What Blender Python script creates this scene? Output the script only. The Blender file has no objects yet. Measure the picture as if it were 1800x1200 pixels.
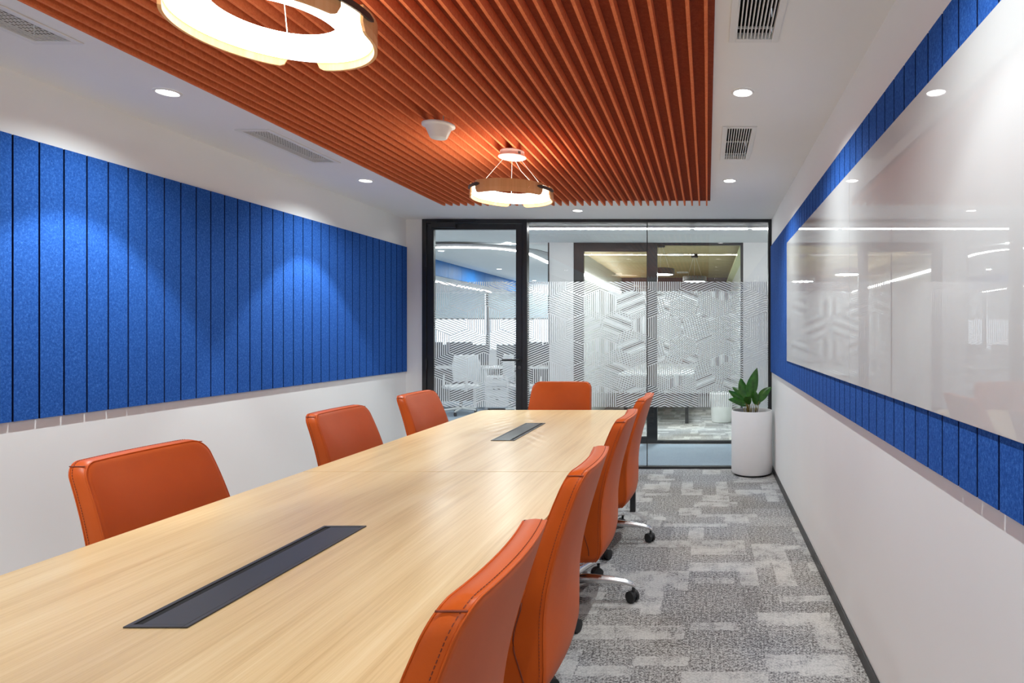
import bpy, bmesh, math, random
from mathutils import Vector, Matrix
random.seed(7)
C = bpy.context.scene.collection
SC = bpy.context.scene
PI = math.pi

# ------------------------------------------------------------------ camera
F, VX, VY, ZC = 1100.0, 1243.0, 585.0, 1.334
cam_d = bpy.data.cameras.new('camera')
cam = bpy.data.objects.new('camera', cam_d)
C.objects.link(cam)
cam.location = (0, 0, ZC)
cam.rotation_euler = (PI / 2, 0, 0)
cam_d.sensor_fit = 'HORIZONTAL'
cam_d.sensor_width = 36.0
cam_d.lens = F / 1800 * 36
cam_d.shift_x = -(VX - 900) / 1800
cam_d.shift_y = (VY - 600) / 1800
cam_d.clip_start = 0.05
SC.camera = cam

# ------------------------------------------------------------------ light levels
SC.view_settings.view_transform = 'Standard'
SC.view_settings.look = 'None'
SC.view_settings.gamma = 1
SC.view_settings.use_curve_mapping = False
SC.view_settings.exposure = -0.28
SC.cycles.use_denoising = True
SC.cycles.diffuse_bounces = 6
SC.cycles.glossy_bounces = 5
SC.cycles.transparent_max_bounces = 24
SC.cycles.sample_clamp_indirect = 6
SC.cycles.caustics_reflective = False
SC.cycles.caustics_refractive = False
SPOT_W = (92.0, 22.0)  # narrow beam of each recessed downlight: blue felt side, whiteboard side
LENS_E = 14.0         # its visible lens
SPILL_W = (60.0, 82.0) # wide spill of the same downlight
RING_E = 8.5          # ring pendant diffuser
UP_E = 22.0           # its upward strip
LED_E = 40.0          # linear LEDs outside
DAY_E = 3.5           # daylight beyond the office windows

w = bpy.data.worlds.new('daylight')
SC.world = w
w.use_nodes = True
bg = w.node_tree.nodes['Background']
bg.inputs[0].default_value = (0.80, 0.90, 1.0, 1)
bg.inputs[1].default_value = DAY_E

# ------------------------------------------------------------------ helpers
def PX(x, y, d):
    return Vector(((x - VX) * d / F, d, ZC - (y - VY) * d / F))

class NT:
    """small node-graph writer"""
    def __init__(self, name):
        self.m = bpy.data.materials.new(name)
        self.m.use_nodes = True
        self.t = self.m.node_tree
        self.b = self.t.nodes['Principled BSDF']
        self.o = self.t.nodes['Material Output']
    def n(self, typ, ins=None, **kw):
        nd = self.t.nodes.new(typ)
        for k, v in kw.items():
            setattr(nd, k, v)
        for k, v in (ins or {}).items():
            self.set(nd.inputs[k], v)
        return nd
    def set(self, sock, v):
        if isinstance(v, bpy.types.NodeSocket):
            self.t.links.new(v, sock)
        elif isinstance(v, bpy.types.Node):
            self.t.links.new(v.outputs[0], sock)
        else:
            sock.default_value = v
    def math(self, op, a, b=0.0, c=0.0, clamp=False):
        nd = self.n('ShaderNodeMath', {0: a, 1: b, 2: c}, operation=op)
        nd.use_clamp = clamp
        return nd.outputs[0]
    def vmath(self, op, a, b=(0, 0, 0)):
        return self.n('ShaderNodeVectorMath', {0: a, 1: b}, operation=op).outputs[0]
    def obj(self):
        return self.n('ShaderNodeTexCoord').outputs['Object']
    def mapping(self, v, scale=(1, 1, 1), loc=(0, 0, 0)):
        return self.n('ShaderNodeMapping', {'Vector': v, 'Scale': scale, 'Location': loc}).outputs[0]
    def noise(self, v, scale, detail=2.0, rough=0.5, dist=0.0):
        return self.n('ShaderNodeTexNoise', {'Vector': v, 'Scale': scale, 'Detail': detail, 'Roughness': rough, 'Distortion': dist}).outputs[0]
    def ramp(self, f, stops, interp='LINEAR'):
        nd = self.n('ShaderNodeValToRGB', {'Fac': f})
        cr = nd.color_ramp
        cr.interpolation = interp
        while len(cr.elements) < len(stops):
            cr.elements.new(0.5)
        for e, (p, c) in zip(cr.elements, stops):
            e.position = p
            e.color = (*c, 1)
        return nd.outputs[0]
    def mix(self, f, a, b, mode='MIX'):
        nd = self.n('ShaderNodeMix', data_type='RGBA', blend_type=mode)
        self.set(nd.inputs[0], f)
        for i, v in ((6, a), (7, b)):
            if isinstance(v, tuple) and len(v) == 3:
                v = (*v, 1)
            self.set(nd.inputs[i], v)
        return nd.outputs[2]
    def bump(self, h, strength=0.2, dist=0.002):
        self.set(self.b.inputs['Normal'], self.n('ShaderNodeBump', {'Height': h, 'Strength': strength, 'Distance': dist}).outputs[0])
    def p(self, **kw):
        names = dict(color='Base Color', rough='Roughness', metal='Metallic', ior='IOR', coat='Coat Weight', coat_rough='Coat Roughness',
                     sheen='Sheen Weight', trans='Transmission Weight', spec='Specular IOR Level', emit='Emission Color', emit_s='Emission Strength')
        for k, v in kw.items():
            if isinstance(v, tuple) and len(v) == 3:
                v = (*v, 1)
            self.set(self.b.inputs[names[k]], v)
        return self

def plain(name, col, rough=0.5, metal=0.0, var=0.06, nscale=9.0, bump=0.0, bscale=300.0, **kw):
    g = NT(name)
    co = g.obj()
    f = g.noise(co, nscale, 3)
    dark = tuple(c * (1 - var) for c in col)
    lite = tuple(min(1, c * (1 + var)) for c in col)
    g.p(color=g.ramp(f, [(0.3, dark), (0.7, lite)]), rough=rough, metal=metal, **kw)
    if bump:
        g.bump(g.noise(co, bscale, 2), bump, 0.001)
    return g.m

def emissive(name, col, strength):
    g = NT(name)
    e = g.n('ShaderNodeEmission', {'Color': (*col, 1), 'Strength': strength})
    g.set(g.o.inputs[0], e.outputs[0])
    return g.m

def felt(name, c0, c1, c2, fibre=70.0):
    g = NT(name)
    co = g.obj()
    a = g.noise(g.mapping(co, (1, 1, 0.8)), fibre, 4, 0.7, 0.6)
    b = g.noise(co, fibre * 4, 2, 0.6)
    f = g.math('ADD', g.math('MULTIPLY', a, 0.7), g.math('MULTIPLY', b, 0.3))
    g.p(color=g.ramp(f, [(0.34, c0), (0.5, c1), (0.68, c2)]), rough=0.95, spec=0.15)
    g.bump(f, 0.25, 0.002)
    return g.m

def arch_glass(name, ior=1.5, tint=(0.97, 0.985, 0.985)):
    g = NT(name)
    fr = g.n('ShaderNodeFresnel', {'IOR': ior}).outputs[0]
    bf = g.n('ShaderNodeNewGeometry').outputs['Backfacing']
    fac = g.math('MULTIPLY', fr, g.math('SUBTRACT', 1.0, bf))
    tr = g.n('ShaderNodeBsdfTransparent', {'Color': (*tint, 1)})
    gl = g.n('ShaderNodeBsdfGlossy', {'Roughness': 0.0, 'Color': (1, 1, 1, 1)})
    mx = g.n('ShaderNodeMixShader', {0: fac, 1: tr.outputs[0], 2: gl.outputs[0]})
    g.set(g.o.inputs[0], mx.outputs[0])
    return g.m

def translucent(name, col, amount=0.4):
    g = NT(name)
    d = g.n('ShaderNodeBsdfDiffuse', {'Color': (*col, 1)})
    t = g.n('ShaderNodeBsdfTranslucent', {'Color': (*col, 1)})
    mx = g.n('ShaderNodeMixShader', {0: amount, 1: d.outputs[0], 2: t.outputs[0]})
    g.set(g.o.inputs[0], mx.outputs[0])
    return g.m

class MB:
    def __init__(self):
        self.v, self.f = [], []
    def add(self, vs, fs):
        o = len(self.v)
        self.v += [tuple(p) for p in vs]
        self.f += [tuple(i + o for i in q) for q in fs]
        return self
    def box(self, x0, x1, y0, y1, z0, z1):
        return self.add([(x0, y0, z0), (x1, y0, z0), (x1, y1, z0), (x0, y1, z0), (x0, y0, z1), (x1, y0, z1), (x1, y1, z1), (x0, y1, z1)],
                        [(3, 2, 1, 0), (4, 5, 6, 7), (0, 1, 5, 4), (1, 2, 6, 5), (2, 3, 7, 6), (3, 0, 4, 7)])
    def quad(self, a, b, c, d):
        return self.add([a, b, c, d], [(0, 1, 2, 3)])
    def prism(self, poly, z0, z1, axis='z'):
        n = len(poly)
        def m(p, h):
            return (p[0], p[1], h) if axis == 'z' else ((p[0], h, p[1]) if axis == 'y' else (h, p[0], p[1]))
        vs = [m(p, z0) for p in poly] + [m(p, z1) for p in poly]
        fs = [tuple(range(n - 1, -1, -1)), tuple(range(n, 2 * n))] + [(i, (i + 1) % n, n + (i + 1) % n, n + i) for i in range(n)]
        return self.add(vs, fs)
    def lathe(self, prof, n=32, c=(0, 0, 0), a0=0.0, a1=2 * PI):
        full = abs(a1 - a0 - 2 * PI) < 1e-6
        k = n if full else n + 1
        vs, fs = [], []
        for i in range(k):
            a = a0 + (a1 - a0) * i / n
            for r, z in prof:
                vs.append((c[0] + r * math.cos(a), c[1] + r * math.sin(a), c[2] + z))
        m = len(prof)
        for i in range(n):
            j = (i + 1) % k
            for q in range(m - 1):
                fs.append((i * m + q, j * m + q, j * m + q + 1, i * m + q + 1))
        return self.add(vs, fs)
    def disc(self, r, z, n=24, c=(0, 0), up=False):
        vs = [(c[0] + r * math.cos(2 * PI * i / n), c[1] + r * math.sin(2 * PI * i / n), z) for i in range(n)]
        return self.add(vs, [tuple(range(n)) if up else tuple(range(n - 1, -1, -1))])
    def tube(self, path, r, n=8, closed=False):
        path = [Vector(p) for p in path]
        rr = r if isinstance(r, (list, tuple)) else [r] * len(path)
        m = len(path)
        vs, fs = [], []
        up = Vector((0, 0, 1))
        for i, p in enumerate(path):
            if closed:
                t = path[(i + 1) % m] - path[i - 1]
            else:
                t = path[min(i + 1, m - 1)] - path[max(i - 1, 0)]
            t.normalize()
            s = t.cross(up)
            if s.length < 1e-3:
                s = t.cross(Vector((1, 0, 0)))
            s.normalize()
            u = s.cross(t)
            for k in range(n):
                a = 2 * PI * k / n
                vs.append(p + (s * math.cos(a) + u * math.sin(a)) * rr[i])
        for i in range(m if closed else m - 1):
            j = (i + 1) % m
            for k in range(n):
                q = (k + 1) % n
                fs.append((i * n + k, j * n + k, j * n + q, i * n + q))
        if not closed:
            fs.append(tuple(range(n)))
            fs.append(tuple(range((m - 1) * n + n - 1, (m - 1) * n - 1, -1)))
        return self.add(vs, fs)
    def build(self, name, m, parent=None, smooth=False, bevel=0.0, seg=2, angle=35):
        me = bpy.data.meshes.new(name)
        me.from_pydata(self.v, [], self.f)
        bm = bmesh.new()
        bm.from_mesh(me)
        if bevel:
            es = [e for e in bm.edges if len(e.link_faces) == 2 and e.calc_face_angle(0) > math.radians(angle)]
            bmesh.ops.bevel(bm, geom=es, offset=bevel, segments=seg, affect='EDGES', profile=0.5)
        bmesh.ops.recalc_face_normals(bm, faces=bm.faces)
        bm.to_mesh(me)
        bm.free()
        me.materials.append(m)
        if smooth:
            for p in me.polygons:
                p.use_smooth = True
            if smooth != 'all':
                me.set_sharp_from_angle(angle=math.radians(smooth if smooth is not True else 40))
        o = bpy.data.objects.new(name, me)
        C.objects.link(o)
        if parent:
            o.parent = parent
        return o

def thing(name, label, cat, loc=(0, 0, 0), rz=0.0, group=None):
    o = bpy.data.objects.new(name, None)
    C.objects.link(o)
    o.empty_display_size = 0.1
    o.location = loc
    o.rotation_euler = (0, 0, rz)
    o['label'] = label
    o['category'] = cat
    if group:
        o['group'] = group
    return o

def structure(o):
    o['kind'] = 'structure'
    return o

def stuff(o):
    o['kind'] = 'stuff'
    return o

def sroot(name):
    o = bpy.data.objects.new(name, None)
    C.objects.link(o)
    o['kind'] = 'structure'
    return o

def copy_tree(o, parent=None):
    c = o.copy()
    C.objects.link(c)
    if parent:
        c.parent = parent
    for ch in list(KIDS.get(o, [])):
        copy_tree(ch, c)
    return c

KIDS = {}
def spill(parent, loc, size, watts, col=(0.905, 0.985, 0.985)):
    ad = bpy.data.lights.new('lamp_spill', 'AREA')
    ad.shape = 'DISK'
    ad.size = size
    ad.energy = watts
    ad.color = col
    ao = bpy.data.objects.new('lamp_spill', ad)
    C.objects.link(ao)
    ao.parent = parent
    ao.location = loc
    return ao

def index_children(root):
    KIDS[root] = list(root.children)
    for ch in root.children:
        index_children(ch)

def repeat(root, loc, rz, label, group=None):
    c = copy_tree(root)
    c.location = loc
    c.rotation_euler = (0, 0, rz)
    c['label'] = label
    if group:
        c['group'] = group
    return c

# ------------------------------------------------------------------ materials
M = {}
M['wall'] = plain('white_wall_paint', (0.85, 0.85, 0.85), 0.65, var=0.012, nscale=2.0, bump=0.08, bscale=260)
M['ceil'] = plain('white_ceiling_paint', (0.87, 0.875, 0.87), 0.8, var=0.01, nscale=2.0)
M['white'] = plain('white_powder_coat', (0.80, 0.80, 0.79), 0.45, var=0.02)
M['plastic_white'] = plain('white_plastic', (0.82, 0.80, 0.77), 0.35, var=0.02)
M['black'] = plain('black_metal', (0.018, 0.018, 0.02), 0.38, var=0.15)
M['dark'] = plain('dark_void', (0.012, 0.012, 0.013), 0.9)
M['black_plastic'] = plain('black_plastic', (0.022, 0.022, 0.024), 0.4, var=0.1)
M['cable'] = plain('cable_box_metal', (0.030, 0.028, 0.029), 0.42, var=0.1, bump=0.05, bscale=900)
M['chrome'] = plain('polished_aluminium', (0.80, 0.80, 0.81), 0.24, 1.0, var=0.05, nscale=30)
M['grey_metal'] = plain('gunmetal', (0.09, 0.085, 0.08), 0.4, 0.6, var=0.1)
M['blue'] = felt('blue_felt', (0.011, 0.056, 0.245), (0.018, 0.092, 0.38), (0.056, 0.185, 0.59), 130)
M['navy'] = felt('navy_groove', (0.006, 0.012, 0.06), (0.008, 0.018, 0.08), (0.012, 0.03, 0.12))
M['orange_felt'] = felt('orange_felt', (0.64, 0.150, 0.056), (0.74, 0.195, 0.074), (0.80, 0.25, 0.10), 60)
M['orange_back'] = felt('brown_orange_backing', (0.24, 0.050, 0.024), (0.30, 0.066, 0.030), (0.36, 0.09, 0.042), 60)
M['board'] = plain('gloss_white_board', (0.56, 0.555, 0.56), 0.012, var=0.01, ior=1.5)
M['board_edge'] = plain('board_edge', (0.75, 0.75, 0.76), 0.3)
M['glass'] = arch_glass('clear_glass', 1.6)
M['clear_acrylic'] = arch_glass('clear_acrylic', 1.22, (0.985, 0.98, 0.97))
M['film'] = translucent('frosted_film', (0.80, 0.82, 0.83), 0.35)
M['led'] = emissive('linear_led', (1.0, 0.98, 0.96), LED_E)
M['lens'] = emissive('downlight_lens', (1.0, 0.985, 0.97), LENS_E)
M['ring_glow'] = emissive('ring_diffuser', (1.0, 0.93, 0.82), RING_E)
M['uplight'] = emissive('ring_uplight', (1.0, 0.88, 0.72), UP_E)
M['acrylic'] = translucent('milky_acrylic', (0.85, 0.80, 0.72), 0.5)
M['planter'] = plain('matte_white_planter', (0.77, 0.75, 0.755), 0.55, var=0.015, bump=0.05)
M['soil'] = plain('potting_soil', (0.035, 0.024, 0.016), 0.95, var=0.5, nscale=60, bump=0.6, bscale=90)
M['rubber'] = plain('black_rubber', (0.015, 0.015, 0.016), 0.6)
M['corridor_carpet'] = plain('blue_grey_carpet', (0.27, 0.33, 0.40), 0.95, var=0.3, nscale=220, bump=0.4, bscale=220)
M['olive'] = plain('olive_ceiling', (0.36, 0.29, 0.14), 0.6, var=0.1)
M['room_wall'] = plain('opposite_room_wall', (0.60, 0.62, 0.60), 0.7, var=0.02)
M['maroon_wall'] = plain('dark_maroon_wall', (0.075, 0.030, 0.026), 0.7, var=0.1)
M['blue_fascia'] = plain('blue_gloss_panel', (0.004, 0.13, 0.40), 0.5, var=0.1)
M['blind'] = translucent('roller_blind', (0.60, 0.68, 0.70), 0.55)
M['grey_screen'] = plain('dark_grey_desk_screen', (0.06, 0.065, 0.07), 0.8)
M['cream_trim'] = plain('pale_yellow_trim', (0.66, 0.68, 0.40), 0.5)
M['desk_white'] = plain('white_laminate', (0.75, 0.77, 0.78), 0.4)
M['thread'] = plain('dark_stitching', (0.20, 0.035, 0.012), 0.7)

def make_wood(name, c0, c1, c2, rough, long_axis=1):
    g = NT(name)
    co = g.obj()
    sc = [1, 1, 1]
    for i in range(3):
        sc[i] = 0.45 if i == long_axis else 9.0
    a = g.noise(g.mapping(co, tuple(sc)), 1.3, 4, 0.55, 0.9)
    sc2 = [0.9 if i == long_axis else 42.0 for i in range(3)]
    b = g.noise(g.mapping(co, tuple(sc2)), 2.6, 5, 0.65, 0.3)
    sc3 = [3.0 if i == long_axis else 220.0 for i in range(3)]
    c = g.noise(g.mapping(co, tuple(sc3)), 2.0, 2, 0.5)
    f = g.math('ADD', g.math('ADD', g.math('MULTIPLY', a, 0.5), g.math('MULTIPLY', b, 0.34)), g.math('MULTIPLY', c, 0.16))
    g.p(color=g.ramp(f, [(0.36, c0), (0.5, c1), (0.64, c2)]), rough=rough, spec=0.27)
    g.bump(c, 0.04, 0.0006)
    return g.m
M['oak'] = make_wood('pale_oak_laminate', (0.57, 0.375, 0.175), (0.69, 0.490, 0.252), (0.76, 0.575, 0.330), 0.31)
M['lamp_wood'] = make_wood('lamp_wood_veneer', (0.74, 0.38, 0.155), (0.84, 0.46, 0.20), (0.88, 0.54, 0.27), 0.45, 2)

def make_leather():
    g = NT('orange_leather')
    co = g.obj()
    a = g.noise(co, 6.0, 3, 0.5)
    v = g.n('ShaderNodeTexVoronoi', {'Vector': co, 'Scale': 420.0}).outputs[0]
    g.p(color=g.ramp(a, [(0.3, (0.50, 0.078, 0.007)), (0.7, (0.55, 0.090, 0.009))]), rough=0.42, spec=0.22)
    g.bump(v, 0.10, 0.0006)
    return g.m
M['leather'] = make_leather()

def make_leaf():
    g = NT('green_leaf')
    co = g.obj()
    a = g.noise(co, 25.0, 3)
    g.p(color=g.ramp(a, [(0.3, (0.018, 0.085, 0.010)), (0.7, (0.055, 0.19, 0.024))]), rough=0.32, spec=0.5)
    return g.m
M['leaf'] = make_leaf()
M['stem'] = plain('yellow_green_stem', (0.26, 0.20, 0.045), 0.5, var=0.3, nscale=40)

def make_carpet(name, warm=True, scale=1.0):
    g = NT(name)
    co = g.obj()
    fray = g.n('ShaderNodeTexNoise', {'Vector': co, 'Scale': 30.0, 'Detail': 5.0, 'Roughness': 0.7}).outputs['Color']
    fray = g.vmath('SUBTRACT', fray, (0.5, 0.5, 0.5))
    def cells(cx, cy, seed, d):
        v = g.vmath('ADD', co, g.vmath('MULTIPLY', fray, (d, d, 0)))
        v = g.vmath('ADD', v, (seed * 1.37, seed * 0.71, 0))
        v = g.vmath('MULTIPLY', v, (1 / (cx * scale), 1 / (cy * scale), 0))
        v = g.vmath('FLOOR', v)
        v = g.vmath('ADD', v, (seed, seed * 3.1, 0.5))
        return g.n('ShaderNodeTexWhiteNoise', {'Vector': v}, noise_dimensions='3D').outputs[0]
    diss = g.ramp(g.noise(co, 9.0, 4, 0.65), [(0.38, (0.22, 0.22, 0.22)), (0.56, (1, 1, 1))])
    A = cells(0.34, 0.13, 3.3, 0.035)
    B = cells(0.10, 0.33, 7.9, 0.03)
    H = cells(0.17, 0.19, 17.9, 0.07)
    D = cells(0.22, 0.075, 12.1, 0.05)
    E = cells(0.50, 0.42, 21.7, 0.03)
    G = cells(0.62, 0.22, 31.1, 0.06)
    pA = g.math('GREATER_THAN', A, 0.84)
    pB = g.math('GREATER_THAN', B, 0.84)
    pD = g.math('MAXIMUM', g.math('GREATER_THAN', D, 0.90), g.math('GREATER_THAN', H, 0.88))
    patch = g.math('MULTIPLY', g.math('MAXIMUM', g.math('MAXIMUM', pA, pB), pD), diss)
    sp = g.noise(co, 125.0, 2.0, 0.6)
    sp2 = g.noise(g.mapping(co, (1, 1, 1)), 62.0, 2.0, 0.6)
    speck = g.math('ADD', g.math('MULTIPLY', sp, 0.65), g.math('MULTIPLY', sp2, 0.35))
    speck = g.math('MULTIPLY', g.math('SUBTRACT', speck, 0.5), 4.0)
    tone = g.math('MULTIPLY', g.math('SUBTRACT', g.math('ADD', E, G), 1.0), 0.14)
    base = g.math('ADD', g.math('ADD', 0.36, tone), g.math('MULTIPLY', patch, 0.36))
    amp = g.math('SUBTRACT', 1.0, g.math('MULTIPLY', patch, 0.62))
    t = g.math('ADD', base, g.math('MULTIPLY', speck, amp), clamp=True)
    warmc = g.ramp(t, [(0.05, (0.095, 0.084, 0.077)), (0.45, (0.315, 0.295, 0.279)), (0.95, (0.53, 0.50, 0.475))])
    coolc = g.ramp(t, [(0.05, (0.095, 0.092, 0.10)), (0.45, (0.318, 0.316, 0.325)), (0.95, (0.53, 0.52, 0.52))])
    low = g.noise(co, 1.1, 2)
    col = g.mix(g.ramp(low, [(0.4, (0, 0, 0)), (0.6, (1, 1, 1))]), warmc, coolc)
    g.p(color=col, rough=0.95, spec=0.1)
    g.bump(sp, 0.5, 0.004)
    return g.m
M['carpet'] = make_carpet('patchwork_carpet')

# ------------------------------------------------------------------ room shell
XL, XR, YB, YE, ZT = -2.96, 0.633, -0.85, 6.17, 2.45
TH = 0.10
vent_holes = []           # (x0, x1, y0, y1)
VENTS = [(-2.565, -2.425, 1.76, 2.385), (-2.565, -2.425, 3.455, 4.075), (0.108, 0.245, 1.76, 2.37), (0.108, 0.245, 3.405, 4.005)]

structure(MB().box(XL - TH, XR + TH, YB - TH, YE + 0.03, -0.06, 0.0).build('floor', M['carpet']))
# ceiling with openings for the vents
xs = sorted({XL - TH, XR + TH} | {v for h in VENTS for v in h[:2]})
ys = sorted({YB - TH, YE + 0.05} | {v for h in VENTS for v in h[2:]})
cm = MB()
for i in range(len(xs) - 1):
    for j in range(len(ys) - 1):
        cx, cy = (xs[i] + xs[i + 1]) / 2, (ys[j] + ys[j + 1]) / 2
        if any(h[0] < cx < h[1] and h[2] < cy < h[3] for h in VENTS):
            continue
        cm.box(xs[i], xs[i + 1], ys[j], ys[j + 1], ZT, ZT + 0.02)
structure(cm.build('ceiling', M['ceil']))
structure(MB().box(XL - TH, XL, YB - TH, YE + 0.05, 0, ZT).build('wall_left', M['wall']))
structure(MB().box(XR, XR + TH, YB - TH, YE + 0.05, 0, ZT).build('wall_right', M['wall']))
structure(MB().box(XL, XR, YB - TH, YB, 0, ZT).build('wall_back', M['wall']))
structure(MB().box(XL, -2.797, YE - 0.02, YE + 0.08, 0, ZT).build('wall_end', M['wall']))
structure(MB().box(XR - 0.010, XR, YB, YE - 0.03, 0, 0.055).build('baseboard_right', M['black'], bevel=0.002))
structure(MB().box(XL, XL + 0.010, YB, YE - 0.02, 0, 0.055).build('baseboard_left', M['black'], bevel=0.002))
structure(MB().box(XL + 0.010, XR - 0.010, YB, YB + 0.010, 0, 0.055).build('baseboard_back', M['black'], bevel=0.002))

# ------------------------------------------------------------------ glazed end wall
def EX(x, d=YE):
    return (x - VX) * d / F
def EZ(y, d=YE):
    return ZC - (y - VY) * d / F
PITCH = 0.0207
HW, RH, TANA = 0.331, 0.2355, 0.40
def clip(poly, nx, ny, c):
    out = []
    for i in range(len(poly)):
        a, b = poly[i], poly[(i + 1) % len(poly)]
        da, db = nx * a[0] + ny * a[1] - c, nx * b[0] + ny * b[1] - c
        if da <= 0:
            out.append(a)
        if (da < 0 < db) or (db < 0 < da):
            t = da / (da - db)
            out.append((a[0] + (b[0] - a[0]) * t, a[1] + (b[1] - a[1]) * t))
    return out
def film_mesh(x0, x1, z0, z1, ax, az, y, duty=0.56):
    """stripes in three directions, one direction per flattened hexagon"""
    mb = MB()
    side = RH - HW / 2 * TANA
    for r in range(-12, 13):
        for q in range(-40, 41):
            cx = ax + (q + r * 0.5) * HW
            cz = az + r * RH
            if cx < x0 - HW or cx > x1 + HW or cz < z0 - RH or cz > z1 + RH:
                continue
            h = HW / 2
            hexa = [(cx - h, cz - side / 2), (cx, cz - side / 2 - h * TANA), (cx + h, cz - side / 2), (cx + h, cz + side / 2), (cx, cz + side / 2 + h * TANA), (cx - h, cz + side / 2)]
            for nx, nz, c in ((1, 0, x1), (-1, 0, -x0), (0, 1, z1), (0, -1, -z0)):
                hexa = clip(hexa, nx, nz, c)
                if len(hexa) < 3:
                    break
            if len(hexa) < 3:
                continue
            k = (q - r) % 3
            a = (PI / 2, math.atan(TANA), -math.atan(TANA))[k]
            nx, nz = -math.sin(a), math.cos(a)
            ds = [nx * p[0] + nz * p[1] for p in hexa]
            s0 = nx * cx + nz * cz
            for i in range(int((min(ds) - s0) / PITCH) - 1, int((max(ds) - s0) / PITCH) + 2):
                lo = s0 + i * PITCH + PITCH * 0.22
                st = clip(clip(hexa, nx, nz, lo + PITCH * duty), -nx, -nz, -lo)
                if len(st) >= 3:
                    mb.add([(p[0], y, p[1]) for p in st], [tuple(range(len(st)))])
    return mb

FZ0, FZ1 = EZ(715), EZ(495)
door = sroot('door_1')
x_a, x_b, x_c, x_d, x_e, x_f = EX(744.5), EX(752), EX(764), EX(908), EX(919.5), EX(928)
z_top, z_r0, z_r1 = ZT, EZ(393.5), EZ(404)
dj = MB()
dj.box(x_a, x_b, YE - 0.035, YE + 0.045, 0, z_top)
dj.box(x_e + 0.002, x_f, YE - 0.035, YE + 0.045, 0, z_top)
dj.box(x_b, x_e + 0.002, YE - 0.035, YE + 0.045, z_r0, z_top)
dj.build('door_frame', M['black'], door, bevel=0.002)
for nm, bx in (('stile', (x_b + 0.003, x_c, 0.008, z_r0 - 0.003)), ('stile', (x_d, x_e - 0.001, 0.008, z_r0 - 0.003)),
               ('rail', (x_c, x_d, z_r1, z_r0 - 0.003)), ('rail', (x_c, x_d, 0.008, 0.10))):
    MB().box(bx[0], bx[1], YE - 0.022, YE + 0.022, bx[2], bx[3]).build(nm, M['black'], door, bevel=0.002)
dp = MB().box(x_c, x_d, YE - 0.005, YE + 0.005, 0.10, z_r1).build('pane', M['glass'], door)
stuff(film_mesh(x_c, x_d, FZ0, FZ1, EX(850.5), EZ(562.5), YE - 0.0065).build('frosted_film', M['film'], dp))
hz = EZ(632)
hdo = MB()
hdo.tube([(EX(914), YE - 0.022, hz), (EX(914), YE - 0.074, hz), (EX(912), YE - 0.082, hz), (EX(887), YE - 0.082, hz)], 0.010, 12)
hdo.tube([(EX(914), YE - 0.020, hz), (EX(914), YE - 0.030, hz)], 0.024, 20)
hdo.build('handle', M['black'], door, smooth=True)
MB().tube([(EX(914), YE - 0.020, hz - 0.075), (EX(914), YE - 0.028, hz - 0.075)], 0.016, 20).build('lock_cylinder', M['grey_metal'], door, smooth=True)
cl = MB().box(EX(762), EX(805), YE - 0.068, YE - 0.036, EZ(402), EZ(392.5)).build('door_closer', M['black'], door, bevel=0.004)
MB().tube([(EX(772), YE - 0.052, EZ(392.5)), (EX(772), YE - 0.052, EZ(389)), (EX(840), YE - 0.045, EZ(388.6))], 0.006, 8).build('closer_arm', M['black'], cl)
for yz in (460, 640, 740):
    MB().tube([(x_b, YE - 0.036, EZ(yz) - 0.05), (x_b, YE - 0.036, EZ(yz) + 0.05)], 0.009, 12).build('hinge', M['black'], door, smooth=True)

win = sroot('window_1')
wx1, wz1, wz0, wj = EX(1350), EZ(391.5), EZ(819), EX(1137.6)
wf = MB()
MB().box(x_f, XR, YE - 0.03, YE + 0.04, wz1, ZT).build('head_rail', M['black'], win, bevel=0.002)
MB().box(x_f, XR, YE - 0.03, YE + 0.04, 0.0, wz0).build('sill_rail', M['black'], win, bevel=0.002)
MB().box(wx1, XR, YE - 0.03, YE + 0.04, wz0, wz1).build('jamb', M['black'], win, bevel=0.002)
p1 = MB().box(x_f, wj - 0.004, YE - 0.006, YE + 0.006, wz0, wz1).build('pane', M['glass'], win)
p2 = MB().box(wj + 0.004, wx1, YE - 0.006, YE + 0.006, wz0, wz1).build('pane', M['glass'], win)
MB().box(wj - 0.004, wj + 0.004, YE - 0.007, YE + 0.007, wz0, wz1).build('glass_joint', M['black'], win)
stuff(film_mesh(x_f, wj - 0.004, FZ0, FZ1, EX(966), EZ(578), YE - 0.0075).build('frosted_film', M['film'], p1))
stuff(film_mesh(wj + 0.004, wx1, FZ0, FZ1, EX(1168), EZ(575.5), YE - 0.0075).build('frosted_film', M['film'], p2))

# ------------------------------------------------------------------ corridor, opposite room and open office beyond the glass
YC = 7.53
CZ = 2.42
structure(MB().box(-9.0, 1.6, YE + 0.03, YC, -0.06, -0.001).build('corridor_floor', M['corridor_carpet']))
structure(MB().box(-9.0, -1.9, YC, 13.2, -0.06, -0.001).build('office_floor', M['corridor_carpet']))
structure(MB().box(-9.0, 1.6, 6.47, YC, CZ, CZ + 0.05).build('corridor_ceiling', M['ceil']))
structure(MB().box(-9.0, 1.6, YE + 0.05, 6.47, CZ + 0.02, CZ + 0.07).build('corridor_ceiling_trough', M['grey_screen']))
structure(MB().box(XL - 6.2, XL - TH, YE - 0.02, YE + 0.08, 0, 2.6).build('corridor_wall_near', M['wall']))
structure(MB().box(1.6, 1.7, YE, 14.0, 0, 2.6).build('corridor_light_stop', M['wall']))  # unseen wall, added to keep world light from leaking into the corridor
structure(MB().box(XR + TH, 1.7, YE - 0.02, YE + 0.08, 0, 2.6).build('corridor_wall_near_right', M['wall']))
led = thing('linear_light', 'straight white linear light along the corridor ceiling behind the glass', 'light')
lx = [(-2.4, -0.18), (-0.13, 0.42), (0.47, 1.5)]
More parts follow.
